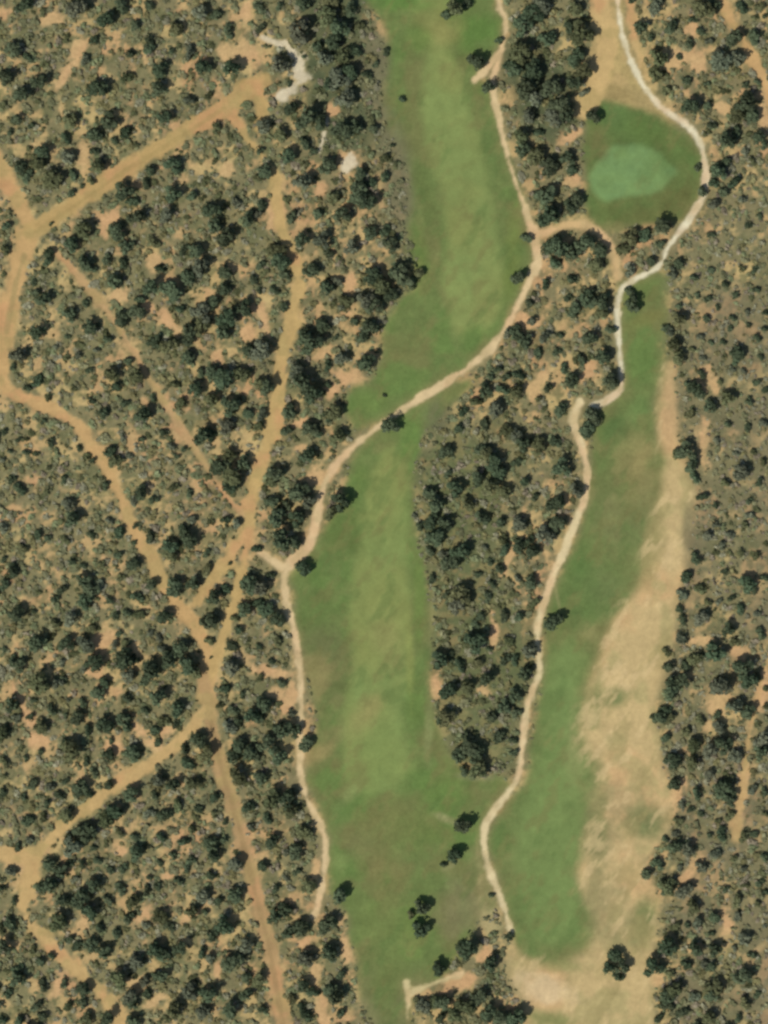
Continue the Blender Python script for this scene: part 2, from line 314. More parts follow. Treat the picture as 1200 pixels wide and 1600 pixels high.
# tracks and paths
TC = {'left': (196, 162, 110), 'upper': (186, 158, 104), 'thin': (190, 158, 112), 'middle': (194, 166, 110), 'south': (178, 148, 104), 'west': (198, 168, 114),
      'east': (200, 164, 112), 'east2': (194, 164, 112), 'verge': (200, 172, 118)}
mT = np.zeros_like(PX)
for k, m in T.items():
    lay(TC[k], m * (.93 if k not in ('thin', 'east2') else .85)); mT = np.maximum(mT, m)
lay((200, 152, 108), mT * smooth(.52, .72, fbm(PX, PY, 45, 541)) * .6)
lay((170, 152, 100), mT * smooth(.54, .7, fbm(PX, PY, 26, 551)) * .6)
_, dl = line([(55, 362), (120, 320), (200, 264), (290, 209), (350, 169)], 2)
lay((162, 142, 92), smooth(5, 2, dl + 3 * (n2 - .5)) * .5)
_, dl = line([(330, 1130), (346, 1200), (375, 1300), (400, 1400), (420, 1480), (442, 1600)], 2)
lay((150, 128, 88), smooth(6, 2, dl + 4 * (n2 - .5)) * .5)
_, dl = line([(38, 400), (24, 450), (10, 520)], 2)
lay((150, 138, 92), smooth(6, 2, dl + 6 * (n2 - .5)) * .55)
PC = {'main': (217, 193, 147), 'white': (226, 218, 184), 'sandy': (220, 203, 157), 'link': (206, 176, 126), 'foot': (206, 192, 142)}
mP = np.zeros_like(PX)
for k, m in P.items():
    lay((176, 152, 106), blur(m, 8) * .45)
    lay(PC[k], m * .95); mP = np.maximum(mP, m)
lay((214, 178, 134), mP * smooth(.48, .66, fbm(PX, PY, 60, 561)) * .6)
lay((182, 164, 118), mP * smooth(.5, .68, fbm(PX, PY, 18, 566, 3)) * .45)
C *= (0.92 + 0.16 * n3)[..., None]

grass_all = np.clip(mU + mL + mR + mGA + mD, 0, 1)
open_mask = np.clip(np.maximum.reduce([grass_all, mT, mP, mB * .9, mV, mWs]), 0, 1)

# gentle relief, flat at the rim of the sheet
edge = np.minimum.reduce([PX - GX0, GX1 - PX, PY - GY0, GY1 - PY])
Z = 3.0 * (fbm(PX, PY, 420, 601, 3) - .5) * smooth(0, 110, edge)
Z += .35 * (n2 - .5) * smooth(0, 60, edge) * (1 - .8 * np.clip(mG + mF1 + mF2 + mF3 + mP, 0, 1))
Z += -.15 * mP - .18 * mT + .45 * blur(mG, 8)


def samp(A, x, y):
    i = np.clip(((np.asarray(x) - GX0) / STEP), 0, NX - 1.001); j = np.clip(((np.asarray(y) - GY0) / STEP), 0, NY - 1.001)
    a, b = i.astype(int), j.astype(int); f, g = i - a, j - b
    return (A[b, a] * (1 - f) + A[b, a + 1] * f) * (1 - g) + (A[b + 1, a] * (1 - f) + A[b + 1, a + 1] * f) * g


# ------------------------------------------------------------------ materials
def nodes(name):
    m = bpy.data.materials.new(name); m.use_nodes = True
    t = m.node_tree
    return m, t, t.nodes['Principled BSDF']


def surface_mat(name, grain, amount, bump, patch=7.0):
    """colour of the surface (what grows or lies there) broken up by procedural grain"""
    m, t, b = nodes(name)
    N, L = t.nodes, t.links
    at = N.new('ShaderNodeAttribute'); at.attribute_name = 'tint'
    geo = N.new('ShaderNodeNewGeometry')
    a = N.new('ShaderNodeTexNoise'); a.inputs['Scale'].default_value = grain; a.inputs['Detail'].default_value = 5
    a.inputs['Roughness'].default_value = .7
    c = N.new('ShaderNodeTexNoise'); c.inputs['Scale'].default_value = 1 / patch; c.inputs['Detail'].default_value = 4
    L.new(geo.outputs['Position'], a.inputs['Vector']); L.new(geo.outputs['Position'], c.inputs['Vector'])
    r1 = N.new('ShaderNodeMapRange'); r1.inputs[1].default_value = .3; r1.inputs[2].default_value = .7
    r1.inputs[3].default_value = 1 - amount; r1.inputs[4].default_value = 1 + amount
    r2 = N.new('ShaderNodeMapRange'); r2.inputs[1].default_value = .3; r2.inputs[2].default_value = .7
    r2.inputs[3].default_value = .93; r2.inputs[4].default_value = 1.07
    L.new(a.outputs['Fac'], r1.inputs[0]); L.new(c.outputs['Fac'], r2.inputs[0])
    mu = N.new('ShaderNodeMath'); mu.operation = 'MULTIPLY'
    L.new(r1.outputs[0], mu.inputs[0]); L.new(r2.outputs[0], mu.inputs[1])
    mx = N.new('ShaderNodeVectorMath'); mx.operation = 'SCALE'
    L.new(at.outputs['Color'], mx.inputs[0]); L.new(mu.outputs[0], mx.inputs['Scale'])
    L.new(mx.outputs[0], b.inputs['Base Color'])
    b.inputs['Roughness'].default_value = .95; b.inputs['Specular IOR Level'].default_value = .1
    bp = N.new('ShaderNodeBump'); bp.inputs['Strength'].default_value = bump; bp.inputs['Distance'].default_value = .25
    L.new(a.outputs['Fac'], bp.inputs['Height']); L.new(bp.outputs[0], b.inputs['Normal'])
    return m


M_SOIL = surface_mat('sandy_soil', .55, .16, .7)
M_DRY = surface_mat('dry_turf', .45, .10, .5)
M_TURF = surface_mat('mown_turf', .8, .07, .35)
M_ROUGH = surface_mat('rough_turf', .6, .11, .5)
M_TRACK = surface_mat('track_dirt', .7, .08, .4)
M_PATH = surface_mat('path_gravel', .9, .06, .3)


def foliage_mat(name, col, var=.35, attr=False):
    m, t, b = nodes(name)
    N, L = t.nodes, t.links
    geo = N.new('ShaderNodeNewGeometry')
    no = N.new('ShaderNodeTexNoise'); no.inputs['Scale'].default_value = .9; no.inputs['Detail'].default_value = 3
    L.new(geo.outputs['Position'], no.inputs['Vector'])
    r = N.new('ShaderNodeMapRange'); r.inputs[1].default_value = .3; r.inputs[2].default_value = .7
    r.inputs[3].default_value = 1 - var; r.inputs[4].default_value = 1 + var
    L.new(no.outputs['Fac'], r.inputs[0])
    ri = N.new('ShaderNodeMapRange'); ri.inputs[3].default_value = .85; ri.inputs[4].default_value = 1.2
    L.new(geo.outputs['Random Per Island'], ri.inputs[0])
    mu = N.new('ShaderNodeMath'); mu.operation = 'MULTIPLY'; L.new(r.outputs[0], mu.inputs[0]); L.new(ri.outputs[0], mu.inputs[1])
    mx = N.new('ShaderNodeVectorMath'); mx.operation = 'SCALE'
    if attr:
        at = N.new('ShaderNodeAttribute'); at.attribute_name = 'tint'; L.new(at.outputs['Color'], mx.inputs[0])
    else:
        oi = N.new('ShaderNodeObjectInfo')
        hs = N.new('ShaderNodeHueSaturation'); hs.inputs['Color'].default_value = (*col, 1)
        h = N.new('ShaderNodeMapRange'); h.inputs[3].default_value = .475; h.inputs[4].default_value = .53
        v = N.new('ShaderNodeMapRange'); v.inputs[3].default_value = .75; v.inputs[4].default_value = 1.3
        L.new(oi.outputs['Random'], h.inputs[0])
        mm = N.new('ShaderNodeMath'); mm.operation = 'FRACT'
        m2 = N.new('ShaderNodeMath'); m2.operation = 'MULTIPLY'; m2.inputs[1].default_value = 17.3
        L.new(oi.outputs['Random'], m2.inputs[0]); L.new(m2.outputs[0], mm.inputs[0]); L.new(mm.outputs[0], v.inputs[0])
        L.new(h.outputs[0], hs.inputs['Hue']); L.new(v.outputs[0], hs.inputs['Value'])
        L.new(hs.outputs[0], mx.inputs[0])
    L.new(mu.outputs[0], mx.inputs['Scale'])
    L.new(mx.outputs[0], b.inputs['Base Color'])
    b.inputs['Roughness'].default_value = .85; b.inputs['Specular IOR Level'].default_value = .05
    tr = N.new('ShaderNodeBsdfTranslucent'); L.new(mx.outputs[0], tr.inputs['Color'])
    ms = N.new('ShaderNodeMixShader'); ms.inputs[0].default_value = .18
    L.new(b.outputs[0], ms.inputs[1]); L.new(tr.outputs[0], ms.inputs[2]); L.new(ms.outputs[0], N['Material Output'].inputs['Surface'])
    return m


TONES = {'dark green': (.092, .122, .068), 'olive green': (.130, .144, .070), 'grey green': (.155, .174, .112)}
M_FOL = {k: foliage_mat('foliage_' + k.replace(' ', '_'), c) for k, c in TONES.items()}
M_STUFF = foliage_mat('foliage_scrub', None, .3, True)
mb, tb_, bb = nodes('bark')
bn = tb_.nodes.new('ShaderNodeTexNoise'); bn.inputs['Scale'].default_value = 6
br = tb_.nodes.new('ShaderNodeValToRGB'); br.color_ramp.elements[0].color = (.06, .045, .035, 1); br.color_ramp.elements[1].color = (.2, .16, .12, 1)
tb_.links.new(bn.outputs['Fac'], br.inputs[0]); tb_.links.new(br.outputs[0], bb.inputs['Base Color']); bb.inputs['Roughness'].default_value = .9
M_BARK = mb


# ------------------------------------------------------------------ mesh helpers
def mesh_from(name, V, F, mat, tint=None, smooth_shade=False):
    """V (n,3), F (m,4) quads"""
    V = np.asarray(V, np.float32); F = np.asarray(F, np.int32)
    me = bpy.data.meshes.new(name)
    k = F.shape[1]
    me.vertices.add(len(V)); me.vertices.foreach_set('co', V.ravel())
    me.loops.add(F.size); me.loops.foreach_set('vertex_index', F.ravel())
    me.polygons.add(len(F)); me.polygons.foreach_set('loop_start', np.arange(0, F.size, k, dtype=np.int32))
    me.polygons.foreach_set('loop_total', np.full(len(F), k, np.int32))
    if smooth_shade: me.polygons.foreach_set('use_smooth', np.ones(len(F), bool))
    me.update(calc_edges=True)
    if tint is not None:
        a = me.attributes.new('tint', 'FLOAT_COLOR', 'POINT')
        a.data.foreach_set('color', np.c_[tint, np.ones(len(tint))].astype(np.float32).ravel())
    me.materials.append(mat)
    return me


def link(name, me, parent=None):
    o = bpy.data.objects.new(name, me); COL.objects.link(o)
    if parent: o.parent = parent
    return o


def tag(o, label, cat=None, group=None, kind=None):
    o['label'] = label
    if cat: o['category'] = cat
    if group: o['group'] = group
    if kind: o['kind'] = kind


# ------------------------------------------------------------------ the ground, cut into the surfaces the place is made of
VX = (PX - 600) * M; VY = (800 - PY) * M
ALLV = np.stack([VX, VY, Z], -1).reshape(-1, 3); ALLC = C.reshape(-1, 3)
def fc(A): return (A[:-1, :-1] + A[1:, :-1] + A[:-1, 1:] + A[1:, 1:]) / 4
ID = np.zeros((NY - 1, NX - 1), int)
names = [('ground', 'sandy scrubland soil with grey green litter between the bushes', M_SOIL)]
def region(mask, name, label, mat, thr=.5):
    names.append((name, label, mat)); ID[fc(mask) > thr] = len(names) - 1
region(mD, 'dry_ground', 'bare tan dry ground along the right fairway', M_DRY)
region(mU, 'rough_grass', 'green rough grass around the upper fairway', M_ROUGH)
region(mL, 'rough_grass', 'green and brownish rough grass around the long lower fairway', M_ROUGH)
region(mR, 'rough_grass', 'green rough grass of the narrow right hole', M_ROUGH)
region(mGA, 'green_surround', 'darker grass around the pale putting green', M_ROUGH)
region(mF1 * (mU > .3), 'fairway', 'pale mown fairway strip at the top', M_TURF)
region(mF2, 'fairway', 'long pale mown fairway strip in the lower middle', M_TURF)
region(mF3, 'fairway', 'pale mown fairway strip at lower right beside the dry ground', M_TURF)
region(mG, 'putting_green', 'smooth pale green putting green at upper right', M_TURF)
for k, lab in [('left', 'winding dirt track entering at the left edge'), ('upper', 'straight wide dirt track at upper left'), ('thin', 'thin diagonal dirt trail between the left tracks'),
               ('middle', 'dirt track running down left of the fairways and forking'), ('south', 'reddish dirt track leaving at the bottom'), ('west', 'curved sandy track at lower left'),
               ('east', 'sandy track in the top right corner'), ('east2', 'thin sandy trail near the lower right edge'), ('verge', 'broad bare sandy verge beside the white path at the top')]:
    region(T[k], 'dirt_track' if k != 'verge' else 'sandy_verge', lab, M_TRACK)
for k, lab in [('link', 'short sandy path linking the two cart paths'), ('foot', 'thin pale footpath at the bottom of the lower fairway'), ('main', 'long pinkish sandy cart path crossing the fairways'),
               ('sandy', 'sandy cart path left of the right fairway'), ('white', 'whitish cart path curving round the putting green')]:
    region(P[k], 'cart_path' if k != 'foot' else 'footpath', lab, M_PATH)
vi = np.arange(NX * NY).reshape(NY, NX)
Q = np.stack([vi[1:, :-1], vi[1:, 1:], vi[:-1, 1:], vi[:-1, :-1]], -1)      # counter-clockwise seen from above
for k, (nm, lab, mat) in enumerate(names):
    F = Q[ID == k]
    if not len(F): continue
    u, inv = np.unique(F, return_inverse=True)
    V, Cc, F = ALLV[u], ALLC[u], inv.reshape(-1, 4)
    if nm == 'ground':                     # the same sheet goes on to the horizon
        x0, x1 = (GX0 - 600) * M, (GX0 + (NX - 1) * STEP - 600) * M; y1, y0 = (800 - GY0) * M, (800 - GY0 - (NY - 1) * STEP) * M
        xs, ys = [-6000, x0, x1, 6000], [-6000, y0, y1, 6000]
        n0 = len(V)
        ring = np.array([(x, y, 0) for y in ys for x in xs], float)
        V = np.r_[V, ring]; Cc = np.r_[Cc, np.tile(lin((128, 122, 88)), (16, 1))]
        rf = [[n0 + j * 4 + i, n0 + j * 4 + i + 1, n0 + j * 4 + i + 5, n0 + j * 4 + i + 4] for j in range(3) for i in range(3) if not (i == 1 and j == 1)]
        F = np.r_[F, np.array(rf)]
    o = link(nm, mesh_from(nm, V, F, mat, Cc, True))
    tag(o, lab, kind='structure')

# ------------------------------------------------------------------ plants
def leaf_cloud(r, n, lobes, height, base, size, flat=.55):
    """leaf clumps spread over the lobes of a crown of radius 1"""
    L = []
    for k in range(lobes):
        a = r.uniform(0, 6.283); d = r.uniform(.30, .62) if k else r.uniform(0, .15)
        L.append((d * math.cos(a), d * math.sin(a), base + height * r.uniform(.35, .68) * (1 - .4 * d), r.uniform(.34, .52) if k else .58))
    V, F = [], []
    for i in range(n):
        lx, ly, lz, lr = L[r.integers(0, lobes)]
        d = r.normal(size=3); d /= np.linalg.norm(d)
        if d[2] < -.35: d[2] *= -1
        q = lr * (r.uniform(.55, 1.08) if r.random() < .75 else r.uniform(.2, .7))
        p = np.array([lx + d[0] * q, ly + d[1] * q, max(.05, lz + d[2] * q * height * .8)])
        nrm = d * 1.3 + r.normal(size=3) * .42 + np.array([0, 0, .25]); nrm /= np.linalg.norm(nrm)
        t = np.cross(nrm, r.normal(size=3)); t /= np.linalg.norm(t); b = np.cross(nrm, t)
        s = size * r.uniform(.6, 1.3); e = s * r.uniform(.55, .9)
        k = len(V)
        V += [p - t * s, p - b * e - nrm * s * .12, p + t * s, p + b * e - nrm * s * .12]
        F.append((k, k + 1, k + 2, k + 3))
    return np.array(V), np.array(F)


def trunk_mesh(r, height):
    """tapered trunk that splits into limbs"""
    V, F = [], []
    def tube(a, b, ra, rb, n=6):
        a, b = np.array(a, float), np.array(b, float)
        d = (b - a) / np.linalg.norm(b - a); t = np.cross(d, (0.3, 1, 0.2)); t /= np.linalg.norm(t); u = np.cross(d, t)
        k = len(V)
        for c, rr in ((a, ra), (b, rb)):
            for i in range(n):
                w = 6.283 * i / n; V.append(c + rr * (math.cos(w) * t + math.sin(w) * u))
        for i in range(n): F.append((k + i, k + (i + 1) % n, k + n + (i + 1) % n, k + n + i))
    top = (r.uniform(-.06, .06), r.uniform(-.06, .06), height * .38)
    tube((0, 0, -.08), top, .075, .055)
    for i in range(5):
        a = 6.283 * (i + r.random() * .6) / 5; d = r.uniform(.3, .5)
        mid = (top[0] + d * .5 * math.cos(a), top[1] + d * .5 * math.sin(a), height * .58)
        tube(top, mid, .045, .03, 5)
        tube(mid, (top[0] + d * 1.2 * math.cos(a), top[1] + d * 1.2 * math.sin(a), height * .78), .03, .01, 4)
    return np.array(V), np.array(F)


NT, NB = 10, 10
tree_geo = [leaf_cloud(np.random.default_rng(900 + k), 430, 5 + k % 4, 1.15, .18, .15) for k in range(NT)]
bush_geo = [leaf_cloud(np.random.default_rng(950 + k), 190, 3 + k % 3, 1.0, .0, .19) for k in range(NB)]
trunk_geo = [trunk_mesh(np.random.default_rng(980 + k), 1.2) for k in range(4)]
tree_me = {(k, t): mesh_from('crown', *tree_geo[k], M_FOL[t]) for k in range(NT) for t in TONES}
bush_me = {(k, t): mesh_from('bush', *bush_geo[k], M_FOL[t]) for k in range(NB) for t in TONES}
trunk_me = [mesh_from('trunk', *g, M_BARK) for g in trunk_geo]

# dark crowns read off the photograph, tile by tile (three units per photo unit)
TILES = {
(0, 0): "130 15 45,200 55 25,370 45 55,510 100 45,585 25 40,710 25 30,645 120 35,840 130 42,945 50 40,1080 140 35,1020 70 30,70 225 45,140 265 30,705 190 35,710 230 35,890 245 35,960 310 45,1085 325 50,760 320 45,600 355 35,475 400 55,205 375 45,125 450 50,750 420 42,50 360 45,20 495 25,90 555 35,155 585 22,345 565 40,525 565 50,790 540 42,600 620 35,455 620 40,60 620 22,315 650 32,445 705 28,330 730 38,460 775 42,210 720 45,185 760 40,140 820 35,265 840 55,350 815 30,110 780 40,430 845 25,335 900 25,385 870 15,820 770 45,715 795 30,590 890 50,625 940 35,820 905 45,910 920 35,655 1010 45,790 1010 40,1000 985 50,1060 1100 50,1020 1050 40,570 1080 45,400 1080 45,345 1140 45,605 1150 40,730 1130 35,1020 590 35,1160 1020 40,930 1175 40,870 1170 30,30 1165 30,40 1060 30,240 1185 35,900 470 35,980 450 25,400 280 30,450 190 30,610 250 30,800 235 22,240 1045 14,535 660 25,500 740 25,640 680 18,1110 950 30,690 860 30",
(400, 0): "30 30 35,115 25 25,230 20 40,215 150 60,120 300 48,25 130 30,290 220 35,340 60 50,400 130 55,330 270 45,400 370 60,440 330 45,470 230 35,490 120 35,350 400 45,430 460 55,560 600 30,540 555 28,250 540 60,170 500 40,40 590 40,130 620 42,400 610 55,470 600 40,300 570 40,235 665 35,270 710 28,150 730 45,345 770 50,230 850 50,50 800 40,20 830 30,370 920 40,480 900 60,545 940 50,410 1000 45,300 1000 35,220 1120 42,320 1120 45,100 1170 45,500 820 40,610 820 30,655 775 22,605 735 30,640 680 15,540 1090 40,610 1075 35,640 1140 42,450 1160 40,550 850 35,20 1000 30,30 960 35,180 1010 35,345 1190 30,610 235 25,525 345 28,565 300 20,685 460 22,950 40 48,900 65 30,1000 15 35,1045 285 45,1140 185 25,1095 405 38,1185 300 30,20 700 25,230 270 16,160 390 18,360 10 45,440 40 40,370 200 45,420 260 45",
(800, 0): "40 250 60,110 330 60,30 330 50,80 410 60,180 420 60,240 480 60,200 560 60,110 470 50,260 530 50,170 180 45,100 60 60,60 120 50,150 20 50,300 40 40,330 150 60,280 130 40,300 260 50,340 320 55,310 380 45,340 430 30,80 540 40,130 620 30,60 640 45,110 730 55,60 700 40,180 770 50,270 740 40,285 790 35,170 910 55,180 1000 60,300 940 45,270 970 40,380 545 40,70 1110 32,870 780 25,890 895 32,715 1040 52,230 1140 60,350 1130 50,420 1170 40,170 1160 40,290 1180 45,560 1110 45,620 1100 35,530 1170 40,700 1140 25,610 125 38,680 30 45,740 120 38,570 0 25,690 270 50,680 340 40,830 200 32,930 190 25,780 270 20,660 180 25,825 370 28,730 420 28,920 390 20,830 500 50,920 490 30,990 290 60,1060 270 40,1040 170 45,900 40 60,960 20 30,1080 30 35,1150 170 40,1170 30 30,1190 80 20,1140 90 20,1100 480 60,1060 530 45,1130 540 40,1085 395 25,1150 380 20,940 590 30,1000 660 50,1060 610 30,970 800 45,950 850 30,1130 750 25,1160 640 40,1050 850 35,950 960 35,940 1090 25,1160 1010 20,1000 900 30,1190 680 25,880 150 28,1100 700 28,850 90 25,1010 760 30,1080 940 26,1110 1060 24",
(0, 400): "230 15 35,400 30 40,510 20 35,550 110 40,430 55 30,340 275 40,220 210 40,190 350 45,100 460 42,70 520 22,430 330 40,570 290 42,640 260 45,660 200 30,720 130 45,800 150 60,890 110 50,950 50 50,1070 60 45,1060 150 40,850 250 30,960 260 55,1010 220 40,900 350 55,950 330 45,1080 270 60,1150 240 45,1060 350 40,800 420 45,730 400 40,890 470 38,555 605 32,540 540 40,650 560 40,610 485 25,830 600 28,920 615 42,940 540 28,1080 570 65,1140 560 45,1020 550 45,1000 670 40,1170 730 35,1070 790 45,1090 700 50,960 830 50,990 840 35,860 690 35,590 690 25,680 740 45,490 740 35,430 680 22,180 580 32,140 610 25,230 660 22,550 950 40,520 910 35,610 940 22,580 850 22,670 850 22,770 835 25,810 890 25,860 900 18,830 940 20,1050 970 55,1110 1010 60,1100 1070 45,1080 930 40,1150 960 40,660 1100 40,640 1140 30,720 1140 30,330 1160 38,300 1040 25,230 1105 22,240 990 20,50 910 16,130 920 22,240 870 28,20 820 20,210 770 20,90 860 18,100 1090 35,60 1040 25,1180 440 40,1190 110 30,760 60 30,590 30 30,320 380 20,510 390 25,270 430 20,460 440 20,400 220 25,420 540 22,380 460 24,350 620 22,720 660 22,180 930 18,20 960 18,380 900 20,440 960 20,500 1070 25,820 1080 28,900 1110 25,180 170 30,160 120 22",
(400, 400): "120 30 50,140 80 30,40 430 55,60 600 45,30 590 40,270 60 42,30 40 30,20 160 20,130 235 28,95 160 30,330 150 45,380 110 35,430 210 40,395 240 25,560 80 50,600 130 50,560 230 45,520 200 45,640 180 40,700 90 60,770 80 35,740 120 35,660 60 40,540 330 45,500 360 40,470 300 30,320 320 40,270 400 60,240 360 40,410 470 40,340 510 30,375 380 18,525 495 50,210 540 45,230 590 60,280 640 50,340 600 22,380 720 45,340 740 35,170 720 40,150 820 35,260 800 45,300 830 30,390 840 42,250 930 45,210 960 30,30 740 35,20 800 35,110 1010 45,80 1050 35,210 1100 55,80 1150 38,250 1140 40,150 1160 30,640 785 50,405 1140 52,605 650 12,970 720 30,955 800 30,890 920 42,1080 920 45,1120 950 50,1140 1000 45,1060 900 35,940 1080 45,830 1100 40,850 1160 40,1100 1080 50,1170 1100 40,1050 1040 40,1120 720 50,1080 780 30,1180 820 40,1180 360 30,1080 620 40,1160 620 35,1040 680 35,990 1160 40,900 1020 25,1140 520 25,1100 560 25,1180 560 28",
(800, 400): "40 90 38,160 130 30,200 30 35,280 110 30,400 40 40,360 200 50,420 210 45,430 260 40,300 250 40,270 200 28,30 350 40,70 390 40,160 375 35,235 365 22,370 370 40,430 470 40,470 340 30,455 580 48,380 740 45,350 800 45,410 760 30,560 60 35,660 20 30,570 225 42,560 170 32,790 30 35,760 70 30,790 240 22,780 300 42,710 330 28,760 410 40,780 470 40,740 350 30,860 620 40,890 650 30,1020 660 40,830 600 28,820 905 52,835 970 40,780 920 30,860 1030 30,890 1125 30,1000 1060 25,1080 1000 45,1060 1030 30,920 290 25,1035 285 22,1150 380 25,1030 340 20,970 240 18,920 190 25,990 400 20,1060 450 40,1050 480 30,940 400 20,900 470 22,1030 530 22,900 550 28,980 580 20,1150 590 22,1090 540 20,1190 620 22,1060 180 25,1000 130 22,1150 150 22,1100 260 20,1190 260 20,1170 470 20,860 100 25,40 560 35,30 630 40,170 620 30,290 580 38,120 660 22,230 710 40,20 840 40,60 880 40,130 880 45,210 860 35,240 980 50,300 1100 40,60 1050 30,20 960 30,180 1170 35,110 1120 25,220 1150 40,1050 920 22,1130 920 20,930 700 40,840 740 30,870 180 20,880 380 22,850 430 20,1110 330 20,1190 340 20,1080 60 22,1140 60 22,940 60 22,1110 680 25,1180 780 25,960 860 22,1100 800 25,1010 790 22,1160 1060 25,1120 1150 25,960 1160 22,1180 960 22,100 300 30,130 450 30,210 440 28,250 520 30,330 480 30,90 220 30",
(0, 800): "20 70 30,120 170 30,230 130 25,310 130 28,190 100 30,20 215 20,350 30 45,570 90 35,710 110 32,820 150 45,900 120 50,870 80 35,810 190 40,1120 50 32,1060 30 30,980 260 35,970 190 25,905 25 28,640 250 42,720 340 35,650 395 32,840 350 50,910 330 38,1020 400 45,1060 360 30,1085 240 14,1070 295 12,995 500 52,990 600 28,790 490 45,1180 340 60,1150 450 40,1110 490 25,1130 550 30,1095 620 30,470 340 35,400 310 40,410 410 45,440 360 45,300 360 30,265 410 28,30 330 32,60 270 38,95 480 48,160 465 16,45 435 18,400 245 22,520 400 28,570 300 25,600 470 25,350 500 40,430 540 32,270 520 28,190 600 52,320 610 42,420 610 45,590 615 25,100 710 42,65 685 25,310 780 22,290 700 25,200 800 60,270 800 35,470 840 40,400 890 28,500 790 35,390 740 25,450 690 50,600 680 60,640 690 35,720 740 60,610 760 40,850 630 50,800 690 50,880 700 50,920 740 40,770 640 30,750 590 25,750 870 50,840 910 42,680 930 25,590 960 40,600 1010 30,500 1000 45,380 960 42,415 1020 32,250 920 30,65 900 40,85 965 28,150 960 25,200 1000 38,20 1030 45,130 1150 20,20 1160 28,350 1110 55,310 1090 30,515 1130 38,525 1070 18,630 1120 45,830 990 25,770 970 35,735 1010 35,750 1080 25,600 870 30,410 1170 25,945 1060 45,980 1110 45,870 1110 30,890 1170 35,805 1145 12,1085 730 48,1060 830 30,1135 850 25,1035 900 22,1100 920 35,1080 1010 40,1120 970 30,1180 950 45,1140 1080 45,1180 1120 40,1100 1140 40,630 140 16,640 60 20,520 40 24,440 100 24,340 220 26,480 240 24,560 200 24,540 480 24,660 480 30,700 560 25,560 560 22,30 640 18,990 680 10,310 950 18,280 930 14,200 1120 20,160 880 20,330 880 18,540 620 26,680 800 22",
(400, 800): "110 30 55,200 20 45,350 5 35,140 130 60,190 130 40,10 170 30,240 250 45,70 290 25,20 340 50,60 450 42,110 500 40,10 420 30,100 605 28,70 700 22,20 620 22,25 780 25,130 800 28,50 890 42,30 960 35,165 940 25,140 1010 50,190 1020 40,70 1080 50,110 1130 45,10 1140 30,250 1085 40,860 100 55,830 40 45,900 40 40,970 170 50,920 240 50,890 200 35,960 380 58,940 430 50,900 390 35,830 310 25,870 680 48,920 670 30,1040 600 58,1000 600 40,1090 390 30,1145 265 30,1080 160 20,1040 700 35,960 720 35,1090 770 42,1000 810 40,910 840 45,905 950 48,860 970 25,1020 1080 55,1040 1120 50,990 1040 30,1050 1170 40,960 1130 40,1170 680 35,1170 900 40,1110 960 35,1150 1050 35,1170 170 35,1160 120 30,1060 480 30,1170 480 35,1190 600 30,1150 40 35,1060 30 40,770 60 25,740 20 20,820 180 30,1110 230 25,1040 280 25,1030 520 28,1110 330 25,1100 640 20",
(800, 800): "40 50 40,150 100 60,210 50 45,100 180 40,80 130 35,30 150 40,90 320 38,30 310 22,110 420 30,40 490 30,200 510 52,90 640 40,20 690 30,70 750 38,20 850 40,20 940 30,15 1060 25,15 1130 25,920 105 30,1025 100 25,870 220 35,980 150 28,825 300 35,800 375 35,790 440 28,885 500 42,805 495 28,1110 330 50,1140 350 30,890 350 35,970 420 20,1030 405 22,1080 450 30,1015 545 38,1050 600 32,735 650 28,860 670 40,960 650 55,1090 720 55,1110 790 50,1000 820 60,960 810 40,1110 930 45,1050 900 45,740 720 35,800 770 50,770 800 45,740 830 45,700 955 40,720 920 36,735 965 36,675 965 28,720 1050 28,755 1150 45,885 970 28,820 1030 32,870 1090 45,930 1110 45,1000 1080 45,980 1000 40,970 950 25,1050 1140 40,1180 1050 45,1170 1120 40,1190 910 20,1160 770 20,1190 830 20,860 1170 40,800 580 35,1170 560 35,1120 10 25,1150 480 25,820 720 30,1080 180 25,1150 200 25,1000 280 22,1190 300 25,920 420 22,960 50 25,1090 60 22",
(0, 1200): "155 70 30,240 90 28,285 120 30,380 75 45,420 115 30,520 80 30,445 15 30,310 60 22,20 110 25,135 240 32,210 230 28,320 215 40,150 330 25,90 370 25,620 120 45,550 180 50,740 120 28,825 80 38,840 165 35,750 45 40,915 60 40,1010 130 35,1000 210 25,1060 250 20,1000 340 40,1000 400 42,1110 440 38,1110 585 42,1000 500 30,1025 615 30,400 290 50,350 360 50,240 440 38,325 325 32,290 470 40,240 530 50,440 270 40,510 230 45,650 390 45,440 360 25,340 450 28,390 450 25,355 510 25,450 540 42,570 560 35,510 610 32,630 610 42,690 570 30,740 550 25,700 515 20,840 520 28,580 460 30,400 610 50,310 610 38,290 700 50,420 660 45,470 740 32,330 800 25,610 700 35,550 770 35,760 690 42,800 740 32,690 740 25,960 590 38,910 670 38,970 665 22,860 820 45,740 840 50,650 900 40,780 870 40,760 970 40,690 990 35,1060 720 50,1000 770 35,990 880 30,1100 900 55,1160 820 40,1160 970 35,560 970 52,610 1060 45,620 1090 40,700 1050 30,830 1130 50,640 1170 40,900 1040 45,1000 1040 50,960 1130 40,1100 1110 50,1170 1060 38,950 860 30,60 720 35,10 750 30,30 830 45,160 850 25,200 900 30,240 880 25,100 980 42,90 930 30,210 1010 35,310 1010 28,400 1030 38,390 1090 30,320 1110 30,410 1170 40,515 1170 40,180 1110 35,100 1180 35,20 1180 30,40 1050 30,210 1160 30,10 1110 22,1170 180 35,1180 280 25,1130 30 45,440 820 40,490 850 40,370 830 30,760 320 30,870 340 30,700 210 35,780 200 40,900 280 30,900 420 28,640 320 28,560 300 26,820 400 26,880 460 26,60 480 34,20 560 25,70 620 22,760 440 22,520 480 26,460 430 26,30 40 20,110 130 22,220 160 26,1060 340 26,940 180 28",
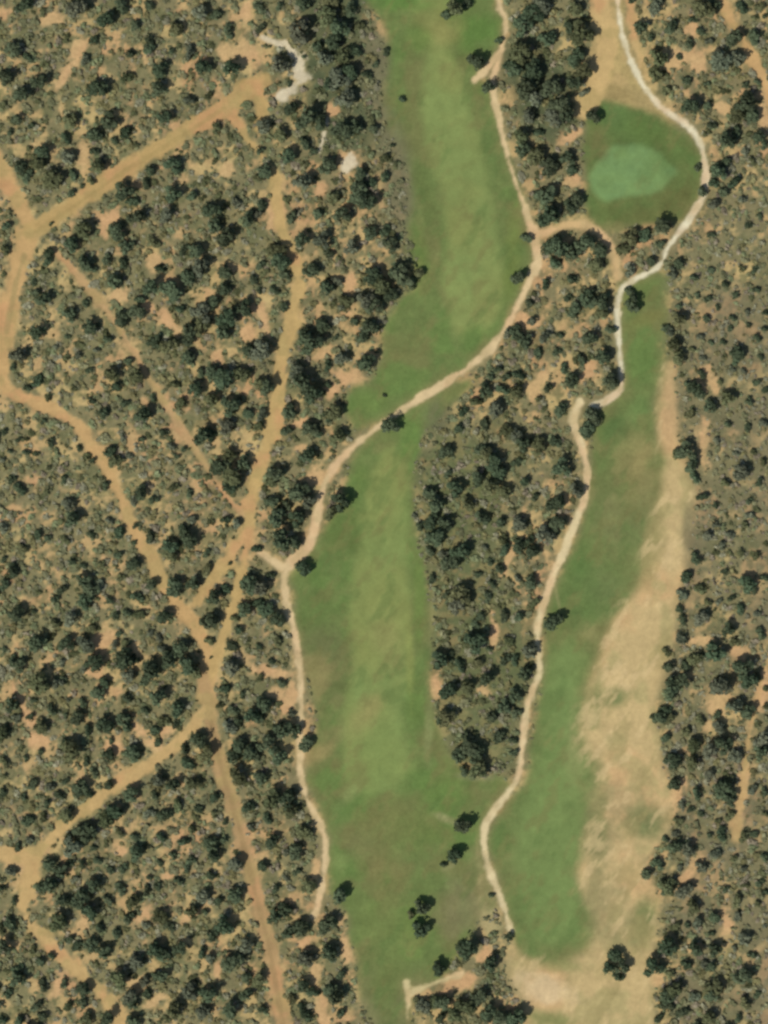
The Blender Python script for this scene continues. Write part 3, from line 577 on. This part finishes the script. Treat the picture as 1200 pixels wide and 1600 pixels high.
(400, 1200): "90 130 50,150 140 50,170 190 40,30 40 40,60 230 30,240 280 42,80 330 40,205 385 45,150 390 30,40 450 35,195 475 25,255 545 42,145 650 40,90 690 40,215 730 45,170 770 40,340 710 52,390 590 48,350 855 45,240 880 45,400 960 30,360 1030 40,280 1050 35,230 1010 40,380 1060 45,215 1120 30,40 1120 30,20 990 40,400 1150 30,250 1150 35,170 1080 30,990 255 50,930 405 40,885 450 20,785 640 45,785 745 48,735 680 25,865 930 40,1000 820 60,960 830 35,1110 915 45,890 1080 45,850 1090 35,790 1110 40,760 1090 30,1060 1050 45,1000 1100 50,950 1150 45,1090 1130 50,1160 1170 45,870 1160 35,1105 595 16,1180 790 30,1040 10 45,980 5 30,150 510 20,100 560 26",
(800, 1200): "20 1150 55,490 880 45,520 920 42,450 930 38,505 970 32,670 920 48,740 830 52,770 70 38,870 115 35,800 165 25,840 190 22,885 215 22,930 20 35,990 100 55,1030 130 40,1010 50 35,1025 210 30,970 250 20,785 250 30,1090 310 32,830 370 42,770 350 40,770 310 25,720 330 20,680 440 35,640 490 35,890 450 35,730 540 45,790 460 22,720 580 22,810 570 45,850 640 38,955 690 32,880 720 35,770 740 30,820 735 20,1095 785 38,960 840 38,940 770 20,940 920 35,900 920 30,820 910 32,960 1020 50,940 1050 40,760 1020 45,740 1060 45,730 1110 35,805 1140 35,690 1170 28,860 1060 32,930 1160 40,1130 100 30,1190 110 25,1060 610 35,1170 540 30,1190 570 25,1080 460 25,1190 740 20,930 320 20,960 400 35,990 300 35,1090 960 50,1100 1100 35,1060 1170 25,1150 1050 25,1190 410 25,1190 210 20,1060 690 25,860 840 40,750 970 30,1140 300 25,1150 640 22,1040 420 22,1100 540 22,1130 870 25,1040 840 20,1000 560 22",
}
plants = []
for (ox, oy), s in TILES.items():
    for q in s.split(','):
        x, y, r = map(float, q.split()); plants.append((ox + x / 3, oy + y / 3, r / 3))

# trees and bushes that stand apart: photo place and description
LAND = [
 (613, 662, 'dark tree beside the cart path where it crosses between the fairways'), (535, 780, 'dark tree left of the lower fairway, below the cart path bend'),
 (480, 883, 'dark tree right of the fork where the cart path turns down'), (575, 565, 'lone round tree ringed by pale sand at the upper fairway edge'),
 (748, 95, 'dark tree on the grass left of the pinkish path near the top'), (765, 135, 'dark tree on the left rim of the pinkish path below its short spur'),
 (780, 62, 'small dark bush on the left rim of the pinkish path near the top'), (813, 430, 'round bush left of the pinkish path just below the path junction'),
 (823, 370, 'round bush on the grass just left of the path junction'), (990, 475, 'tall dark tree on the narrow grass strip right of the white path'),
 (952, 593, 'dark tree in the bend at the lower end of the white path'), (867, 970, 'dark tree in the grass right of the sandy cart path'),
 (963, 1493, 'top lobe tree of the clump on bare ground at lower right'), (973, 1507, 'right hand tree of the clump on bare ground at lower right'),
 (950, 1510, 'left hand tree of the clump on bare ground at lower right'), (968, 1523, 'bottom bush of the clump on bare ground at lower right'),
 (1023, 1507, 'round tree on tan soil right of the dark clump at lower right'), (1047, 1477, 'larger round tree up and right of the clump on bare ground'),
 (662, 1413, 'upper of two touching trees on the lower fairway near the bottom'), (662, 1448, 'lower of two touching trees on the lower fairway near the bottom'),
 (733, 1473, 'large dark tree at the right foot of the lower fairway'), (688, 1510, 'dark tree beside the short sandy trail under the lower fairway'),
 (770, 1505, 'dark tree on tan soil below the end of the sandy cart path'), (697, 1560, 'dark tree just below the short sandy trail at the bottom'),
 (730, 1285, 'dark tree at the lower fairway edge left of the sandy path bend'), (710, 1335, 'dark tree on the grass, alone, below and left of the sandy path bend'),
 (530, 1397, 'dark tree on the lower fairway edge right of the cart path end'), (513, 1437, 'large dark tree at the lower end of the pinkish cart path'),
 (517, 1485, 'dark tree on the left of the sandy strip below the cart path end'), (483, 1162, 'dark tree in the fairway inlet right of the pinkish cart path'),
 (443, 1067, 'small round bush on tan soil left of the pinkish cart path'), (1038, 347, 'round dark tree left of the white path below the putting green'),
 (1097, 298, 'dark bush on the white path right of the putting green'), (1090, 260, 'small bush at the right end of the putting green surround'),
 (927, 182, 'dark tree at the upper left corner of the putting green surround'), (1052, 1183, 'round dark tree on the edge of the dry ground, lowest of three'),
 (1040, 1150, 'small dark bush on the dry ground between two larger trees'), (628, 153, 'small dark bush alone in the grey rough left of the upper fairway'),
 (1073, 702, 'largest dark tree on the sandy strip right of the narrow grass'), (602, 617, 'tiny green bush alone on the grass above the cart path crossing'),
 (860, 1458, ''), (1183, 50, '')]

SH = (math.cos(math.radians(42)), -math.sin(math.radians(42)))             # way the shadows fall, photo axes


MARKS = [
 (46, 352, 'the far left track junction'), (395, 138, 'the upper left track head'), (200, 262, 'the upper left track middle'), (462, 110, 'the white sand near the top'),
 (430, 275, 'the middle track top end'), (462, 420, 'the middle track upper bend'), (438, 570, 'the middle track waist'), (205, 540, 'the thin diagonal trail'), (325, 730, 'the thin diagonal trail foot'),
 (386, 818, 'the thin trail and middle track junction'), (310, 940, 'the small track fork'), (325, 1065, 'the star shaped track junction'),
 (160, 722, 'the winding left track bend'), (8, 600, 'the left edge track corner'), (55, 1335, 'the lower left track junction'), (80, 1482, 'the lower left track bottom bend'),
 (186, 1592, 'the lower left track end'), (210, 1210, 'the curved sandy track middle'), (375, 1300, 'the reddish track middle'), (420, 1480, 'the reddish track lower stretch'),
 (448, 888, 'the pinkish path fork'), (468, 1100, 'the pinkish path straight stretch'), (505, 1300, 'the pinkish path lower bend'), (490, 1432, 'the pinkish path end'),
 (665, 440, 'the upper fairway left notch'), (575, 565, 'the sand ringed lone tree'), (505, 765, 'the pinkish path middle bend'), (840, 385, 'the path junction by the green'),
 (770, 130, 'the pinkish path spur'), (990, 270, 'the putting green'), (1030, 416, 'the white path knee'), (926, 635, 'the white path end'), (915, 750, 'the sandy path upper bend'),
 (850, 940, 'the sandy path middle'), (766, 1275, 'the sandy path lower bend'), (798, 1455, 'the sandy path end'), (773, 1000, 'the pale trail between fairways'),
 (725, 810, 'the thin pale trail between fairways'), (963, 1505, 'the clump on bare ground'), (1035, 1117, 'the four lobed clump'), (1073, 702, 'the dark sandy strip tree'),
 (1100, 600, 'the orange bare patch at right'), (1160, 60, 'the top right sandy track'), (1195, 185, 'the bare sand at right edge'), (1148, 1310, 'the thin right trail foot'), (1185, 1090, 'the thin right trail top'),
 (0, 0, 'the top left corner'), (1200, 0, 'the top right corner'), (0, 1600, 'the bottom left corner'), (1200, 1600, 'the bottom right corner'), (0, 850, 'the left edge middle'), (0, 1100, 'the left edge lower part'),
 (1200, 560, 'the right edge upper part'), (1200, 850, 'the right edge middle'), (250, 0, 'the top edge left part'), (530, 0, 'the forest at the top'), (850, 0, 'the dark wood by the pinkish path'), (300, 1600, 'the bottom edge left part'), (700, 1600, 'the bottom edge middle')]
DIRS = ['right of', 'up and right of', 'above', 'up and left of', 'left of', 'down and left of', 'below', 'down and right of']
ORD = ['nearest', 'second', 'third', 'fourth', 'fifth', 'sixth', 'seventh', 'eighth', 'ninth', 'tenth', 'eleventh', 'twelfth']


def options(p, ps):
    """ways to point at a plant: nth of its kind in one of eight directions from something one can find"""
    out = []
    for x, y, nm in MARKS:
        d = math.hypot(p[0] - x, p[1] - y)
        if d < 8 or d > 260: continue
        k = int(round(math.atan2(y - p[1], p[0] - x) / (math.pi / 4))) % 8
        n = 0
        for q in ps:
            e = math.hypot(q[0] - x, q[1] - y)
            if 8 <= e < d and int(round(math.atan2(y - q[1], q[0] - x) / (math.pi / 4))) % 8 == k: n += 1
        if n < len(ORD): out.append((n * 40 + d, ORD[n], DIRS[k], nm))
    return sorted(out)


trees = sorted([p for p in plants if p[2] >= 38 / 3], key=lambda p: -p[2])
bushes = sorted([p for p in plants if p[2] < 38 / 3], key=lambda p: -p[2])
def special(p):
    for x, y, l in LAND:
        if l and math.hypot(p[0] - x, p[1] - y) < 7: return l
    return None
def split(ps):
    a = [p for p in ps if special(p)]; b = [p for p in ps if not special(p)]
    return (a + b)[:300], (a + b)[300:]
trees, trees_far = split(trees); bushes, bushes_far = split(bushes)
used = set()


ALLT = [p for p in plants if p[2] >= 38 / 3]; ALLB = [p for p in plants if p[2] < 38 / 3]


def describe(p, tone, what):
    s = special(p)
    if s and s not in used:
        used.add(s); return s
    size = ('large ' if p[2] > 17.5 else '') if what == 'tree' else ('small ' if p[2] < 9 else '')
    for _, n, d, nm in options(p, ALLT if what == 'tree' else ALLB):
        s = '%s %s %s %s, %s%s' % (n, what, d, nm, size, tone)
        key = (n, what, d, nm)
        if key not in used: break
    used.add(key); return s


TL = list(TONES)
def place(p, off):
    x, y = p[0] - SH[0] * off * p[2], p[1] - SH[1] * off * p[2]
    return x, y, ((x - 600) * M, (800 - y) * M, float(samp(Z, x, y)))


def tone_for(p, r):
    w = [.72, .16, .12]
    if p[0] > 1050 and p[1] > 350: w = [.5, .2, .3]
    if special(p): w = [1, 0, 0]
    return TL[r.choice(3, p=w)]


rp = np.random.default_rng(77)
for k, p in enumerate(trees):
    tone = tone_for(p, rp)
    x, y, loc = place(p, .28)
    R = p[2] * M * 1.12
    e = bpy.data.objects.new('tree', None); COL.objects.link(e)
    e.empty_display_size = .5
    e.location = loc; e.rotation_euler = (0, 0, rp.uniform(0, 6.28))
    e.scale = (R * rp.uniform(.92, 1.08), R * rp.uniform(.92, 1.08), R * rp.uniform(.95, 1.3))
    tag(e, describe(p, tone, 'tree'), 'tree', 'trees of the scrubland')
    link('crown', tree_me[(k % NT, tone)], e); link('trunk', trunk_me[k % 4], e)
for k, p in enumerate(bushes):
    tone = tone_for(p, rp)
    x, y, loc = place(p, .25)
    R = p[2] * M * 1.1
    e = link('bush', bush_me[(k % NB, tone)])
    e.location = loc; e.rotation_euler = (0, 0, rp.uniform(0, 6.28))
    e.scale = (R * rp.uniform(.9, 1.1), R * rp.uniform(.9, 1.1), R * rp.uniform(.9, 1.25))
    tag(e, describe(p, tone, 'bush'), 'bush', 'bushes of the scrubland')


def gather(items, geos):
    """many plants joined: items of (x, y, R, zscale, rgb)"""
    VV, FF, CC, n = [], [], [], 0
    r = np.random.default_rng(5)
    for k, (x, y, R, h, rgb) in enumerate(items):
        V, F = geos[k % len(geos)]
        a = r.uniform(0, 6.28); c, s = math.cos(a), math.sin(a)
        P_ = np.c_[(V[:, 0] * c - V[:, 1] * s) * R + (x - 600) * M, (V[:, 0] * s + V[:, 1] * c) * R + (800 - y) * M, V[:, 2] * h + samp(Z, x, y)]
        VV.append(P_); FF.append(F + n); n += len(V)
        CC.append(np.tile(rgb, (len(V), 1)))
    return np.concatenate(VV), np.concatenate(FF), np.concatenate(CC)


def stuff(name, items, geos, label, cat):
    V, F, Cc = gather(items, geos)
    o = link(name, mesh_from(name, V, F, M_STUFF, Cc)); tag(o, label, cat, kind='stuff')


def rgb_of(p, r): return np.array(TONES[tone_for(p, r)]) * r.uniform(.75, 1.3)
half_tree = [leaf_cloud(np.random.default_rng(700 + k), 260, 5 + k % 3, 1.15, .12, .18) for k in range(6)]
half_bush = [leaf_cloud(np.random.default_rng(720 + k), 90, 3 + k % 3, 1.0, .0, .25) for k in range(8)]
small = [leaf_cloud(np.random.default_rng(740 + k), 20, 2 + k % 3, .9, -.05, .42) for k in range(12)]
its = []
for p in trees_far:
    x, y, _ = place(p, .28); R = p[2] * M * 1.12; its.append((x, y, R, R * rp.uniform(.95, 1.3), rgb_of(p, rp)))
# the wood goes on outside the picture
for _ in range(500):
    x, y = rp.uniform(GX0 + 8, GX1 - 8), rp.uniform(GY0 + 8, GY1 - 8)
    if -8 < x < 1208 and -8 < y < 1608: continue
    if samp(open_mask, x, y) > .2: continue
    R = rp.uniform(3, 5); its.append((x, y, R, R * 1.1, rgb_of((x, y), rp) if False else np.array(TONES['dark green']) * rp.uniform(.75, 1.3)))
stuff('scrub_trees', its, half_tree, 'smaller dark trees massed through the scrub', 'trees')
its = []
for p in bushes_far:
    x, y, _ = place(p, .25); R = p[2] * M * 1.1; its.append((x, y, R, R * rp.uniform(.9, 1.25), rgb_of(p, rp)))
stuff('scrub_bushes', its, half_bush, 'small dark bushes dotted through the scrub', 'bushes')

# low scrub that fills the spaces, nobody could count it
SC = [np.array(c) for c in ((.205, .210, .112), (.255, .250, .138), (.300, .290, .190), (.240, .222, .105), (.290, .248, .172), (.115, .125, .060), (.22, .25, .13))]
N0 = 46000
sx, sy = rp.uniform(GX0 + 6, GX1 - 6, N0), rp.uniform(GY0 + 6, GY1 - 6, N0)
mPb = blur(mP, 5); om = np.maximum(samp(open_mask, sx, sy), (samp(mPb, sx, sy) > .1) * 1.0); lit = samp(litter, sx, sy)
its = []
for k in range(N0):
    x, y = sx[k], sy[k]
    if om[k] > .38: continue
    big = om[k] > .10
    if rp.random() > .34 + .62 * lit[k]: continue
    fine = 1.0
    if x > 1055 and 330 < y < 1010: fine = .8
    R = fine * rp.choice([rp.uniform(.7, 1.2), rp.uniform(1.2, 2.0), rp.uniform(1.9, 3.2)], p=[.32, .44, .24])
    if big: R = min(R, rp.uniform(.7, 1.5))
    w = [.22, .24, .13, .14, .06, .10, .11]
    if x > 1040 and y > 330: w = [.14, .30, .24, .08, .13, .05, .06]
    c = SC[rp.choice(7, p=w)] * rp.uniform(.8, 1.2) * np.array((1.0, 1.02, 1.0))
    its.append((x, y, R, R * rp.uniform(.35, .65), c))
for _ in range(9000):                     # the same scrub further out, beyond the photograph
    x, y = rp.uniform(-500, 1700), rp.uniform(-500, 2100)
    if GX0 < x < GX1 and GY0 < y < GY1: continue
    R = rp.uniform(1.6, 4.2)
    its.append((x, y, R, R * rp.uniform(.6, .9), (SC[rp.choice(7)] if rp.random() < .6 else np.array(TONES['dark green'])) * rp.uniform(.8, 1.2)))
stuff('low_scrub', its, small, 'low grey green shrubs filling the ground between trees', 'shrubs')
print('trees', len(trees), len(trees_far), 'bushes', len(bushes), len(bushes_far), 'low', len(its))
